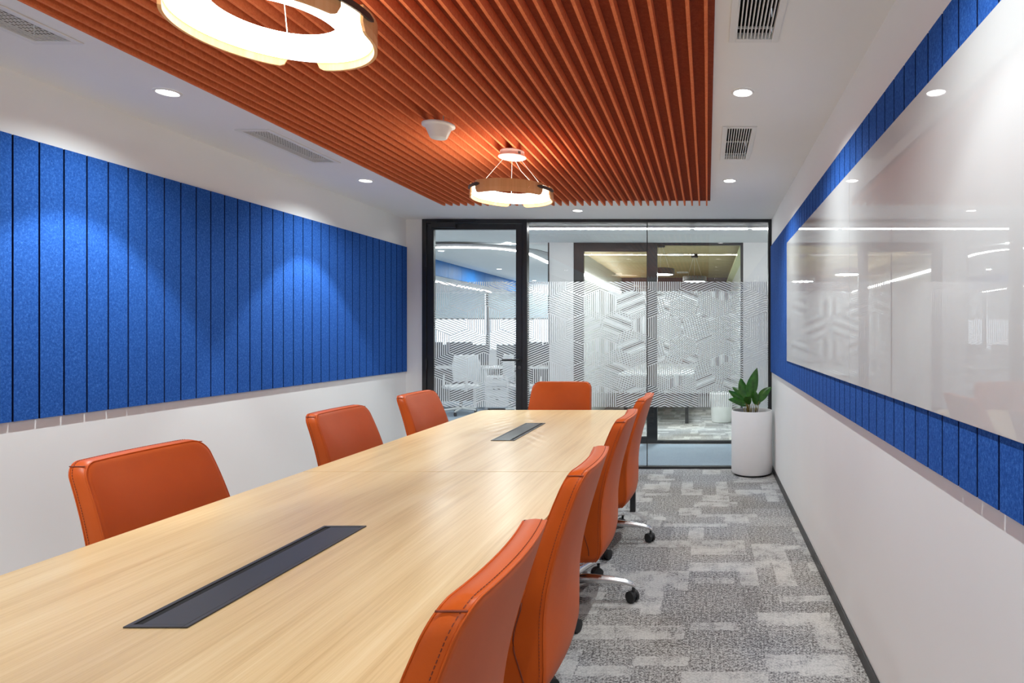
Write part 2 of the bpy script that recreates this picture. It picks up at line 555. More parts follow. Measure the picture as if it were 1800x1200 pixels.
for a, b in lx:
    MB().box(a, b, 6.475, 6.51, CZ - 0.012, CZ - 0.0005).build('light_bar', M['led'], led)

def on_z(x, y, z):
    d = F * (z - ZC) / (VY - y)
    return Vector(((x - VX) * d / F, d, z))
curve_px = [(700, 438), (730, 435.5), (764, 434), (800, 433.5), (830, 433.8), (860, 435), (890, 437.5), (910, 440.2), (930, 445), (948, 453), (966, 462)]
oz = 2.40
crv = [on_z(x, y, oz) for x, y in curve_px]
def ribbon(pts, off0, off1, z0, z1):
    mb = MB()
    vs = []
    for i, p in enumerate(pts):
        t = (pts[min(i + 1, len(pts) - 1)] - pts[max(i - 1, 0)])
        nrm = Vector((-t.y, t.x, 0)).normalized()
        for o in (off0, off1):
            q = p + nrm * o
            vs += [(q.x, q.y, z0), (q.x, q.y, z1)]
    fs = []
    for i in range(len(pts) - 1):
        a, b = i * 4, i * 4 + 4
        fs += [(a, b, b + 2, a + 2), (a + 1, a + 3, b + 3, b + 1), (a, a + 1, b + 1, b), (a + 2, b + 2, b + 3, a + 3)]
    return mb.add(vs, fs)
cv = thing('curved_light', 'curved white linear light with dark trim on the open office ceiling', 'light')
ribbon(crv, -0.03, 0.03, oz - 0.012, oz - 0.001).build('light_bar', M['led'], cv)
ribbon(crv, -0.30, -0.035, oz - 0.006, oz - 0.001).build('trim', M['grey_metal'], cv)
structure(MB().box(-3.95, -1.9, YC, 13.2, oz, oz + 0.05).build('office_ceiling', M['ceil']))
structure(MB().box(-9.0, -3.95, YC, 9.0, oz, oz + 0.05).build('office_ceiling_near', M['ceil']))
structure(MB().box(-9.0, -3.96, 9.0, 13.2, 2.19, 2.24).build('office_ceiling_low', M['ceil']))
fas = sroot('trim_1')
for k in range(8):
    MB().box(-3.965, -3.94, 9.0 + k * 0.525, 9.0 + k * 0.525 + 0.521, 2.17, oz).build('panel', M['blue_fascia'], fas, bevel=0.002)
structure(MB().box(-9.0, -3.965, 8.98, 9.0, 2.17, oz).build('trim_2', M['blue_fascia']))
l3 = thing('linear_light', 'white linear light along the low ceiling beyond the blue fascia', 'light')
MB().box(-4.53, -4.47, 9.2, 13.0, 2.178, 2.1895).build('light_bar', M['led'], l3)
for i, (x, y) in enumerate(((775.5, 440.7), (893, 425.7), (877.5, 472.5), (939, 493))):
    z = CZ if y < 430 else oz
    p = on_z(x, y, z)
    t = thing('ceiling_downlight', ['recessed white downlight left of the curved light behind the door glass',
                                    'small downlight in front of the curved light near the door top',
                                    'small downlight between curved light and blue fascia',
                                    'small downlight deep in the office ceiling right of the door'][i], 'light', (p.x, p.y, z), 0, 'downlights beyond the glass')
    MB().lathe([(0.036, -0.003), (0.048, -0.004), (0.050, -0.0005)], 20).build('trim_ring', M['white'], t)
    MB().disc(0.036, -0.003, 20).build('lens', M['lens'], t)
    spill(t, (0, 0, -0.008), 0.07, 22.0)

# far window wall of the office with blinds
structure(MB().box(-9.0, -1.9, 13.2, 13.3, 0, 0.95).build('office_wall_low', M['wall']))
structure(MB().box(-9.0, -1.9, 13.2, 13.3, 2.17, 2.6).build('office_wall_high', M['wall']))
structure(MB().box(-9.1, -9.0, YE, 13.3, 0, 2.6).build('office_wall_left', M['wall']))
wx = -9.0
k = 2
for x0, x1 in ((-9.0, -7.9), (-7.9, -6.28), (-6.28, -4.66), (-4.66, -3.04), (-3.04, -1.9)):
    wn = sroot('window_%d' % k)
    k += 1
    MB().box(x0, x0 + 0.05, 13.18, 13.3, 0.95, 2.17).build('mullion', M['grey_metal'], wn)
    MB().box(x0 + 0.05, x1, 13.19, 13.29, 0.95, 0.99).build('sill', M['white'], wn)
    MB().box(x0 + 0.05, x1, 13.235, 13.245, 0.99, 2.17).build('pane', M['glass'], wn)
    bl = MB().box(x0 + 0.06, x1 - 0.01, 13.15, 13.152, 1.64, 2.17).build('roller_blind', M['blind'], wn)
    MB().box(x0 + 0.06, x1 - 0.01, 13.143, 13.158, 1.62, 1.642).build('hem_bar', M['grey_metal'], bl)

# opposite room: wall line at YC
sO = F / YC
def OX(x):
    return (x - VX) / sO
def OZ(y):
    return ZC - (y - VY) / sO
ox0, ox1 = OX(1008), OX(1306.5)
structure(MB().box(-1.9, ox0, YC, YC + 0.10, 0, 2.6).build('wall_opposite_left', M['wall']))
structure(MB().box(ox1, 1.6, YC, YC + 0.10, 0, 2.6).build('wall_opposite_right', M['wall']))
structure(MB().box(ox0, ox1, YC, YC + 0.10, OZ(426), 2.6).build('wall_opposite_head', M['wall']))
structure(MB().box(-1.915, -1.9, YC - 0.004, YC + 0.10, 0, CZ).build('trim_3', M['black']))
structure(MB().box(-1.9, -1.8, YC + 0.1, 13.3, 0, 2.6).build('wall_opposite_side', M['room_wall']))
structure(MB().box(0.5, 0.6, YC + 0.1, 13.3, 0, 2.6).build('wall_opposite_side_right', M['room_wall']))
structure(MB().box(-1.8, 0.5, 13.2, 13.3, 0, 2.6).build('wall_opposite_back', M['maroon_wall']))
structure(MB().box(-1.8, 0.5, YC + 0.1, 13.3, 2.5, 2.55).build('ceiling_opposite', M['olive']))
structure(MB().box(-1.9, 0.6, YC, 13.3, -0.06, 0.0).build('floor_opposite', M['carpet']))
od = sroot('door_2')
a0, a1, b0, b1 = OX(1008), OX(1025), OX(1138), OX(1155)
ofb = MB()
MB().box(a0, a1, YC + 0.02, YC + 0.08, 0, OZ(426)).build('stile', M['black'], od, bevel=0.002)
MB().box(b0, b1, YC + 0.02, YC + 0.08, 0, OZ(426)).build('stile', M['black'], od, bevel=0.002)
MB().box(a1, b0, YC + 0.02, YC + 0.08, OZ(441), OZ(426)).build('rail', M['black'], od, bevel=0.002)
MB().box(a1, b0, YC + 0.02, YC + 0.08, 0, 0.08).build('rail', M['black'], od, bevel=0.002)
op1 = MB().box(a1, b0, YC + 0.045, YC + 0.055, 0.08, OZ(441)).build('pane', M['glass'], od)
ow = sroot('window_7')
MB().box(b1, ox1, YC + 0.02, YC + 0.08, OZ(430), OZ(426)).build('head_rail', M['black'], ow, bevel=0.002)
MB().box(b1, ox1, YC + 0.02, YC + 0.08, 0.0, 0.035).build('sill_rail', M['black'], ow, bevel=0.002)
MB().box(OX(1302), ox1, YC + 0.02, YC + 0.08, 0.035, OZ(430)).build('jamb', M['black'], ow, bevel=0.002)
op2 = MB().box(b1, OX(1302), YC + 0.045, YC + 0.055, 0.035, OZ(430)).build('pane', M['glass'], ow)
stuff(film_mesh(a1, b0, FZ0, FZ1, OX(1060), OZ(600), YC + 0.0435).build('frosted_film', M['film'], op1))
stuff(film_mesh(b1, OX(1302), FZ0, FZ1, OX(1200), OZ(610), YC + 0.0435).build('frosted_film', M['film'], op2))
ol = thing('linear_light', 'slanting linear light along the left wall of the opposite room', 'light')
MB().box(-1.80, -1.78, 8.0, 13.0, 2.165, 2.195).build('light_bar', M['led'], ol)
structure(MB().box(0.40, 0.50, YC + 0.12, 13.0, 2.36, 2.40).build('trim_4', M['cream_trim']))
for i, (x, y, d) in enumerate(((-0.60, 8.15, 0), (-0.185, 9.26, 0))):
    t = thing('drum_pendant', ['dark drum pendant nearest the glass in the opposite room', 'dark drum pendant farther inside the opposite room'][i], 'pendant light', (x, y, 2.09), 0, 'pendants in the opposite room')
    MB().lathe([(0.155, 0.004), (0.175, 0.0), (0.178, 0.012), (0.176, 0.075), (0.165, 0.082), (0.0, 0.085)], 32).build('shade', M['grey_metal'], t, smooth=True)
    MB().disc(0.156, 0.004, 32).build('diffuser', M['lens'], t)
    spill(t, (0, 0, 0.002), 0.30, 45.0)
    MB().lathe([(0.0, 0.36), (0.05, 0.36), (0.05, 0.409)], 20).build('canopy', M['black'], t, smooth=True)
    for a in (0.5, 2.6, 4.7):
        MB().tube([(0.12 * math.cos(a), 0.12 * math.sin(a), 0.08), (0.02 * math.cos(a), 0.02 * math.sin(a), 0.365)], 0.002, 6).build('cable', M['white'], t)
for i, (x, y) in enumerate(((-0.47, 9.3), (-0.47, 12.0))):
    t = thing('square_vent', ['white framed ceiling vent nearer in the opposite room', 'white framed ceiling vent deeper in the opposite room'][i], 'vent', (x, y, 2.5), 0, 'vents in the opposite room')
    fr = MB()
    h = 0.11
    for b in ((-h, h, -h, -h + 0.02), (-h, h, h - 0.02, h), (-h, -h + 0.02, -h, h), (h - 0.02, h, -h, h)):
        fr.box(b[0], b[1], b[2], b[3], -0.012, -0.001)
    fr.build('frame', M['white'], t)
    for q in range(6):
        MB().box(-h + 0.03 + q * 0.028, -h + 0.038 + q * 0.028, -h + 0.02, h - 0.02, -0.010, -0.002).build('louver', M['white'], t)
# furniture in the opposite room
t = thing('meeting_table', 'white meeting table in the opposite room seen through the film', 'table', (-0.75, 10.6, 0))
MB().box(-0.55, 0.55, -1.5, 1.5, 0.71, 0.74).build('tabletop', M['desk_white'], t, bevel=0.006)
for sx in (-1, 1):
    for sy in (-1, 1):
        MB().box(sx * 0.45 - 0.025, sx * 0.45 + 0.025, sy * 1.35 - 0.025, sy * 1.35 + 0.025, 0, 0.71).build('leg', M['black'], t)
t = thing('tapered_planter', 'pale tapered planter on the carpet of the opposite room', 'planter', (0.215, 9.4, 0))
MB().lathe([(0.0, 0.0), (0.135, 0.0), (0.145, 0.01), (0.175, 0.43), (0.165, 0.44), (0.15, 0.40), (0.0, 0.39)], 32).build('pot', M['white'], t, smooth=True)
MB().disc(0.152, 0.40, 24, up=True).build('soil', M['soil'], t)

# open-office furniture
def task_chair(loc, rz, label):
    t = thing('task_chair', label, 'chair', loc, rz, 'white task chairs in the open office')
    MB().box(-0.24, 0.24, -0.22, 0.24, 0.42, 0.48).build('seat', M['desk_white'], t, bevel=0.025, seg=3, smooth=True)
    MB().prism([(-0.20, 0.55), (0.20, 0.55), (0.23, 0.80), (0.19, 0.98), (-0.19, 0.98), (-0.23, 0.80)], -0.26, -0.22, 'y').build('backrest', M['desk_white'], t, bevel=0.012, smooth=True)
    MB().tube([(0, -0.05, 0.42), (0, -0.25, 0.40), (0, -0.275, 0.62)], 0.022, 8).build('back_support', M['white'], t, smooth=True)
    for s in (-1, 1):
        MB().tube([(s * 0.22, 0.0, 0.44), (s * 0.28, 0.0, 0.50), (s * 0.28, -0.02, 0.66)], 0.014, 8).build('armrest', M['white'], t, smooth=True)
    MB().tube([(0, 0, 0.08), (0, 0, 0.42)], 0.026, 10).build('gas_lift', M['grey_metal'], t, smooth=True)
    for k in range(5):
        a = k * 2 * PI / 5 + 0.3
        MB().tube([(0, 0, 0.10), (0.28 * math.cos(a), 0.28 * math.sin(a), 0.075)], [0.024, 0.015], 8).build('base_arm', M['white'], t, smooth=True)
        MB().tube([(0.28 * math.cos(a) - 0.015, 0.28 * math.sin(a), 0.03), (0.28 * math.cos(a) + 0.015, 0.28 * math.sin(a), 0.03)], 0.03, 10).build('caster', M['rubber'], t, smooth=True)
    return t
task_chair((-4.05, 10.3, 0), 0.7, 'white task chair at the left desk beyond the glass door')
task_chair((-3.05, 10.35, 0), -0.9, 'white task chair turned sideways beside the pedestal drawers beyond the glass door')
task_chair((-2.40, 9.5, 0), 2.3, 'white task chair seen between door and white opposite wall')
def desk(loc, w_, label):
    t = thing('office_desk', label, 'desk', loc, 0, 'desks in the open office')
    MB().box(-w_ / 2, w_ / 2, -0.35, 0.35, 0.71, 0.74).build('desktop', M['desk_white'], t, bevel=0.004)
    for s in (-1, 1):
        MB().box(s * (w_ / 2 - 0.05) - 0.025, s * (w_ / 2 - 0.05) + 0.025, -0.30, 0.30, 0, 0.71).build('leg', M['desk_white'], t)
    MB().box(-w_ / 2 + 0.02, w_ / 2 - 0.02, 0.33, 0.35, 0.08, 1.12).build('privacy_screen', M['grey_screen'], t)
    return t
desk((-4.75, 11.2, 0), 1.5, 'white desk with dark screen, left one beyond the glass door')
desk((-3.15, 11.2, 0), 1.5, 'white desk with dark screen, right one beyond the glass door')
for i, (x, y) in enumerate(((-5.0, 11.2), (-4.45, 11.2), (-3.2, 11.2), (-2.7, 11.2))):
    t = thing('monitor', ['dark monitor on the left half of the left office desk', 'dark monitor on the right half of the left office desk',
                          'dark monitor on the left half of the right office desk', 'dark monitor on the right half of the right office desk'][i], 'monitor', (x, y, 0.74), 0, 'monitors in the open office')
    MB().box(-0.24, 0.24, 0.03, 0.055, 0.12, 0.43).build('screen', M['black_plastic'], t, bevel=0.004)
    MB().box(-0.02, 0.02, 0.055, 0.08, 0.01, 0.25).build('stand', M['grey_metal'], t)
    MB().box(-0.11, 0.11, -0.05, 0.12, 0.0, 0.012).build('base', M['grey_metal'], t)
t = thing('drawer_pedestal', 'white drawer pedestal on the floor beyond the glass door', 'cabinet', (-3.60, 10.95, 0))
MB().box(-0.2, 0.2, -0.22, 0.25, 0.04, 0.60).build('body', M['desk_white'], t, bevel=0.004)
for k in range(3):
    dr = MB().box(-0.19, 0.19, -0.24, -0.221, 0.06 + k * 0.18, 0.225 + k * 0.18).build('drawer', M['desk_white'], t, bevel=0.003)
    MB().box(-0.06, 0.06, -0.252, -0.24, 0.19 + k * 0.18, 0.20 + k * 0.18).build('handle', M['grey_metal'], dr)
for sx in (-1, 1):
    for sy in (-1, 1):
        MB().tube([(sx * 0.16 - 0.01, sy * 0.18, 0.02), (sx * 0.16 + 0.01, sy * 0.18, 0.02)], 0.02, 10).build('caster', M['rubber'], t)

# ------------------------------------------------------------------ downlights in the room
def downlight(x, y, label, kind=0):
    t = thing('ceiling_downlight', label, 'light', (x, y, ZT), 0, 'recessed downlights of the meeting room')
    MB().lathe([(0.041, -0.002), (0.044, -0.006), (0.053, -0.004), (0.055, -0.0005)], 28).build('trim_ring', M['white'], t, smooth=True)
    MB().disc(0.041, -0.0025, 28).build('lens', M['lens'], t)
    ld = bpy.data.lights.new('downlight_beam', 'SPOT')
    ld.energy = SPOT_W[kind]
    ld.color = (0.905, 0.985, 0.985)
    ld.spot_size = math.radians(82)
    ld.spot_blend = 0.28
    ld.shadow_soft_size = 0.012
    lo = bpy.data.objects.new('downlight_beam', ld)
    C.objects.link(lo)
    lo.parent = t
    lo.location = (0, 0, -0.016)
    wd = bpy.data.lights.new('downlight_spill', 'SPOT')
    wd.energy = SPILL_W[kind]
    wd.color = (0.905, 0.985, 0.985)
    wd.spot_size = math.radians((146, 138)[kind])
    wd.spot_blend = 1.0
    wd.shadow_soft_size = 0.012
    wo = bpy.data.objects.new('downlight_spill', wd)
    C.objects.link(wo)
    wo.parent = t
    wo.location = (0, 0, -0.016)
    return t
YD = (-0.46, 1.22, 2.90, 4.58)
nm = ('behind the camera', 'above the near end of the table', 'between the two ceiling vents', 'farther from the camera than both vents')
for kind, (x, side) in enumerate(((-2.50, 'blue felt wall'), (0.165, 'whiteboard wall'))):
    for y, q in zip(YD, nm):
        downlight(x, y, 'round downlight on the %s side, %s' % (side, q), kind)
downlight(-1.18, 5.70, 'round downlight between the slats and the glass end wall', 1)

# ------------------------------------------------------------------ vents
def vent(h, label, cross, n=10):
    x0, x1, y0, y1 = h
    cx, cy = (x0 + x1) / 2, (y0 + y1) / 2
    t = thing('ceiling_vent', label, 'vent', (cx, cy, ZT), 0, 'linear vents in the ceiling')
    a, b = (x1 - x0) / 2, (y1 - y0) / 2
    f = 0.026
    fr = MB()
    for bx in ((-a - f, -a, -b - f, b + f), (a, a + f, -b - f, b + f), (-a, a, -b - f, -b), (-a, a, b, b + f)):
        fr.box(bx[0], bx[1], bx[2], bx[3], -0.006, -0.0005)
    fr.build('frame', M['white'], t, bevel=0.002)
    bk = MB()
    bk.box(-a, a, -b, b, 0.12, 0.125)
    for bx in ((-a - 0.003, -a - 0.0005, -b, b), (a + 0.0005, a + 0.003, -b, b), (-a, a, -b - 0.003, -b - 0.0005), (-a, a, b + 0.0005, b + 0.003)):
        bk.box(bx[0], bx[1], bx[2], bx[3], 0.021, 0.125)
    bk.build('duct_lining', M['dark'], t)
    st = 2 * a / n
    for i in range(n):
        x = -a + (i + 0.5) * st
        if cross == 'left':
            MB().box(x - 0.0011, x + 0.0011, -b + 0.001, b - 0.001, -0.004, -0.001).build('louver', M['white'], t)
        else:
            MB().box(x - st * 0.5, x - st * 0.5 + st * 0.31, -b + 0.001, b - 0.001, -0.004, 0.012).build('louver', M['white'], t)
    cr = MB()
    if cross == 'left':
        k = int(2 * b / 0.022)
        for i in range(k):
            y = -b + (i + 0.5) * 2 * b / k
            cr.box(-a, a, y - 0.0011, y + 0.0011, 0.001, 0.004)
        stuff(cr.build('rear_blades', M['white'], t))
    else:
        for y in (-b + 0.05, 0.0, b - 0.05):
            MB().box(-a, a, y - 0.006, y + 0.006, 0.013, 0.018).build('crossbar', M['white'], t)
    return t
vent(VENTS[0], 'linear white vent on the blue felt side, nearer the camera', 'left')
vent(VENTS[1], 'linear white vent on the blue felt side, farther from the camera', 'left')
vent(VENTS[2], 'linear white vent on the whiteboard side, nearer the camera', 'right')
vent(VENTS[3], 'linear white vent on the whiteboard side, farther from the camera', 'right')

# ------------------------------------------------------------------ orange slat ceiling
sl = thing('slat_ceiling', 'orange felt baffle ceiling of parallel hanging slats above the table', 'baffle ceiling', (0, 0, 0))
SX0, NS, SP = -2.214, 37, 0.0614
SY0, SY1, SJ = 0.08, 5.28, 2.34
MB().box(SX0 - 0.006, SX0 + (NS - 1) * SP + 0.030, SY0, SY1 - 0.01, ZT - 0.004, ZT - 0.0005).build('backing', M['orange_back'], sl)
SH, ST = 0.046, 0.0125
def slat_poly(y0, y1, rnd):
    z0, z1 = ZT - SH, ZT - 0.0045
    if rnd:
        return [(y0, z0), (y1 - 0.010, z0), (y1 - 0.003, z0 + 0.003), (y1, z0 + 0.010), (y1, z1), (y0, z1)]
    return [(y0, z0), (y1, z0), (y1, z1), (y0, z1)]
m1 = MB().prism(slat_poly(SY0, SJ - 0.0006, False), -ST / 2, ST / 2, 'x').build('slat', M['orange_felt'], sl)
m2 = MB().prism(slat_poly(SJ + 0.0006, SY1, True), -ST / 2, ST / 2, 'x').build('slat', M['orange_felt'], sl)
m1.location.x = m2.location.x = SX0
for k in range(1, NS):
    for m in (m1, m2):
        c = m.copy()
        C.objects.link(c)
        c.parent = sl
        c.location.x = SX0 + k * SP + random.uniform(-0.0006, 0.0006)

# ------------------------------------------------------------------ felt wall panels
PLANKS = []
def felt_wall(name, label, wall_x, side, start, end, g0, pitch):
    t = thing(name, label, 'acoustic panel', (wall_x, 0, 0))
    z0, z1 = 0.957, 2.176
    T = 0.0140
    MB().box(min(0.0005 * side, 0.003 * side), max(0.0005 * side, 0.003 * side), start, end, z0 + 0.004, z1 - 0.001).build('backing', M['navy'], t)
    k0 = math.ceil((start - g0) / pitch)
    edges = [start] + [g0 + k * pitch for k in range(k0, 200) if start + 0.01 < g0 + k * pitch < end - 0.01] + [end]
    for a, b in zip(edges[:-1], edges[1:]):
        PLANKS.append(MB().box(min(0.003 * side, T * side), max(0.003 * side, T * side), a + 0.0038, b - 0.0038, z0, z1).build('plank', M['blue'], t))
        pk = PLANKS[-1]
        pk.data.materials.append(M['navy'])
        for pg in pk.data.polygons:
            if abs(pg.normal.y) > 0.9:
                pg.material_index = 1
    return t
felt_wall('felt_wall_panel', 'blue felt wall panel with vertical grooves on the long left wall', XL, 1, 0.11, 6.145, 2.6545, 0.106)
felt_wall('felt_wall_panel', 'blue felt wall panel with vertical grooves behind the glossy whiteboards', XR, -1, 0.05, 6.10, 1.434, 0.1065)

# glossy whiteboards
for y0, y1, lab in ((2.704, 4.82, 'glossy white writing board, the far one nearest the glass wall'), (0.583, 2.704, 'glossy white writing board, the near one beside the camera')):
    t = thing('whiteboard', lab, 'whiteboard', (XR, 0, 0), 0, 'glossy boards on the blue felt')
    MB().box(-0.0200, -0.0145, y0 + 0.0008, y1 - 0.0008, 1.119, 2.028).build('board', M['board'], t, bevel=0.001)

# ------------------------------------------------------------------ conference table
tb = thing('conference_table', 'long pale oak conference table with black cable boxes', 'table', (-1.110, 2.68, 0))
TWL, TWR, TL = -0.623, 0.592, 2.15
def table_poly(y0, y1, round_far, r=0.07):
    p = []
    def arc(cx, cy, a0, a1, n=8):
        for i in range(n + 1):
            a = a0 + (a1 - a0) * i / n
            p.append((cx + r * math.cos(a), cy + r * math.sin(a)))
    if round_far:
        p += [(TWL, y0), (TWR, y0)]
        arc(TWR - r, y1 - r, 0, PI / 2)
        arc(TWL + r, y1 - r, PI / 2, PI)
    else:
        arc(TWL + r, y0 + r, PI, 1.5 * PI)
        arc(TWR - r, y0 + r, 1.5 * PI, 2 * PI)
        p += [(TWR, y1), (TWL, y1)]
    return p
MB().prism(table_poly(0.0020, TL, True), 0.712, 0.74).build('tabletop', M['oak'], tb, bevel=0.0010)
MB().prism(table_poly(-TL, -0.0020, False), 0.712, 0.74).build('tabletop', M['oak'], tb, bevel=0.0010)
for sx in (-1, 1):
    for y in (-2.0, 2.0):
        MB().box(sx * 0.555 - 0.02, sx * 0.555 + 0.02, y - 0.02, y + 0.02, 0, 0.70).build('leg', M['black'], tb, bevel=0.002)
for sx in (-1, 1):
    MB().box(sx * 0.26 - 0.02, sx * 0.26 + 0.02, -0.07, -0.03, 0, 0.70).build('leg', M['black'], tb, bevel=0.002)
for y in (-2.0, -0.05, 2.0):
    MB().box(-0.535, 0.535, y - 0.02, y + 0.02, 0.66, 0.70).build('crossbeam', M['black'], tb)
for sx in (-1, 1):
    MB().box(sx * 0.40 - 0.015, sx * 0.40 + 0.015, -1.98, 1.98, 0.70, 0.712).build('rail', M['black'], tb)
def cable_box(y0, y1, x0, x1, slot_left):
    fr = MB()
    b = 0.011
    for bx in ((x0, x0 + b, y0, y1), (x1 - b, x1, y0, y1), (x0 + b, x1 - b, y0, y0 + b), (x0 + b, x1 - b, y1 - b, y1)):
        fr.box(bx[0], bx[1], bx[2], bx[3], 0.7402, 0.7435)
    c = fr.build('cable_box', M['cable'], tb, bevel=0.0008)
    s0 = x0 + b if slot_left else x1 - b - 0.017
    s1 = s0 + 0.017
    MB().box(s0, s1, y0 + b, y1 - b, 0.7402, 0.7407).build('brush_slot', M['dark'], c)
    f0, f1 = (s1, x1 - b - 0.0015) if slot_left else (x0 + b + 0.0015, s0)
    MB().box(f0, f1, y0 + b + 0.0015, y1 - b - 0.0015, 0.7402, 0.7427).build('flap', M['cable'], c, bevel=0.0008)
cable_box(1.258 - 2.68, 1.92 - 2.68, -1.175 + 1.110, -1.045 + 1.110, True)
cable_box(3.445 - 2.68, 4.11 - 2.68, -1.192 + 1.110, -1.062 + 1.110, False)

# ------------------------------------------------------------------ chairs
ZB0, ZB1 = 0.268, 0.936
def outer_y(z):
    base = -0.232 - 0.113 * max(0.0, (z - 0.50) / 0.436) ** 1.65
    if z < 0.35:
        base += 0.045 * ((0.35 - z) / 0.082) ** 2
    return base
def half_w(z):
    return 0.257 - 0.022 * max(0, (z - 0.60) / 0.33) ** 1.3 - 0.010 * max(0, (0.55 - z) / 0.30)
def thick(z):
    s = max(0.0, min(1.0, (0.60 - z) / 0.18))
    s = s * s * (3 - 2 * s)
    return 0.054 + 0.012 * max(0, min(1, (0.90 - z) / 0.3)) + 0.085 * s
def rounded(hw, z0, z1, rt, rb, n=9, side=14):
    pts = []
    def arc(cx, cz, r, a0, a1):
        for i in range(n + 1):
            a = a0 + (a1 - a0) * i / n
            pts.append((cx + r * math.cos(a), cz + r * math.sin(a)))
    def line(a, b, k):
        for i in range(1, k):
            pts.append((a[0] + (b[0] - a[0]) * i / k, a[1] + (b[1] - a[1]) * i / k))
    arc(hw - rb, z0 + rb, rb, -PI / 2, 0)
    line((hw, z0 + rb), (hw, z1 - rt), side)
    arc(hw - rt, z1 - rt, rt, 0, PI / 2)
    line((hw - rt, z1), (-hw + rt, z1), 10)
    arc(-hw + rt, z1 - rt, rt, PI / 2, PI)
    line((-hw, z1 - rt), (-hw, z0 + rb), side)
    arc(-hw + rb, z0 + rb, rb, PI, 1.5 * PI)
    line((-hw + rb, z0), (hw - rb, z0), 10)
    return pts
B_OUT = rounded(0.25, ZB0, ZB1, 0.05, 0.062)
B_CZ = 0.62
def bpt(u, z, t, puff=0.0):
    """t 0 = outer face, 1 = face towards the sitter"""
    wv = u * half_w(z) / 0.25
    y = outer_y(z) + t * thick(z) + 0.020 * (u / 0.25) ** 2 + puff
    return (wv, y, z)
def cushion_back():
    mb = MB()
    rings = []
    seq = [(0.0, 0, None)] + [(s, 0, None) for s in (0.12, 0.25, 0.38, 0.5, 0.62, 0.74, 0.85, 0.93)]
    def ring(s, t, edge=0.0):
        r = []
        for u, z in B_OUT:
            uu, zz = u * s, B_CZ + (z - B_CZ) * s
            pf = 0.0
            if t == 0:
                pf = -0.010 * (1 - s ** 3)
            if t == 1:
                pf = 0.012 * (1 - s ** 3)
            r.append(bpt(uu, zz, t, pf + edge))
        return r
    S = (0.12, 0.25, 0.38, 0.5, 0.62, 0.74, 0.85, 0.93)
    for s in S:
        rings.append(ring(s, 0))
    rings.append(ring(0.972, 0))
    rings.append(ring(0.988, 0, 0.0022))
    rings.append(ring(0.996, 0, 0.007))
    rings.append(ring(1.0, 0.30))
    rings.append(ring(1.003, 0.5))
    rings.append(ring(1.0, 0.72))
    rings.append(ring(0.994, 1, -0.008))
    rings.append(ring(0.985, 1, -0.0025))
    rings.append(ring(0.968, 1))
    for s in reversed(S):
        rings.append(ring(s, 1))
    n = len(B_OUT)
    vs = [p for r in rings for p in r]
    fs = []
    for i in range(len(rings) - 1):
        for k in range(n):
            q = (k + 1) % n
            fs.append((i * n + k, i * n + q, (i + 1) * n + q, (i + 1) * n + k))
    c0, c1 = len(vs), len(vs) + 1
    vs += [bpt(0, B_CZ, 0, -0.010), bpt(0, B_CZ, 1, 0.012)]
    L = (len(rings) - 1) * n
    for k in range(n):
        q = (k + 1) % n
        fs += [(c0, q, k), (c1, L + k, L + q)]
    return mb.add(vs, fs)
def seam_ring(s, t, edge):
    return [bpt(u * s, B_CZ + (z - B_CZ) * s, t, edge) for u, z in B_OUT]

ch = thing('conference_chair', 'orange leather conference chair at the table', 'chair')
bk = cushion_back().build('backrest', M['leather'], ch, smooth='all')
MB().tube(seam_ring(0.992, 0, 0.0022), 0.0024, 6, closed=True).build('piping', M['leather'], bk, smooth='all')
MB().tube(seam_ring(0.988, 1, -0.0022), 0.0020, 6, closed=True).build('piping', M['leather'], bk, smooth='all')
st = MB()
def stitches(ringpts, mb, step=0.010):
    acc = 0.0
    for i in range(len(ringpts)):
        a, b = Vector(ringpts[i]), Vector(ringpts[(i + 1) % len(ringpts)])
        L = (b - a).length
        k = max(1, round(L / step))
        for j in range(k):
            p, q = a.lerp(b, (j + 0.15) / k), a.lerp(b, (j + 0.70) / k)
            dd = (q - p)
            s = Vector((dd.z, 0, -dd.x))
            if s.length < 1e-6:
                continue
            s = s.normalized() * 0.0009
            mb.add([p - s, q - s, q + s, p + s], [(0, 1, 2, 3)])
# stitched line just inside the outer piping, on the rim band
stp = [bpt(u * 1.0015, B_CZ + (z - B_CZ) * 1.0015, 0.0, 0.013) for u, z in B_OUT]
m = MB()
for i in range(len(stp)):
    a, b = Vector(stp[i]), Vector(stp[(i + 1) % len(stp)])
    L = (b - a).length
    k = max(1, round(L / 0.009))
    for j in range(k):
        p, q = a.lerp(b, (j + 0.1) / k), a.lerp(b, (j + 0.7) / k)
        m.tube([p, q], 0.0010, 4)
stuff(m.build('stitching', M['thread'], bk))
# seams over the corners of the top band
for s in (-1, 1):
    cpath = []
    zz = ZB1 - 0.012
    for k in range(9):
        t = 0.06 + 0.88 * k / 8
        cpath.append(bpt(s * 0.2365, zz, t, 0))
    MB().tube(cpath, 0.0018, 6).build('corner_seam', M['thread'], bk, smooth='all')
# curved seam low on each side
for s in (-1, 1):
    pth = []
    for k in range(13):
        q = k / 12
        z = 0.575 - 0.255 * q
        t = 0.95 - 0.62 * q ** 0.75
        pth.append(bpt(s * 0.2508, z, t, 0))
    MB().tube(pth, 0.0022, 6).build('side_seam', M['thread'], bk, smooth='all')
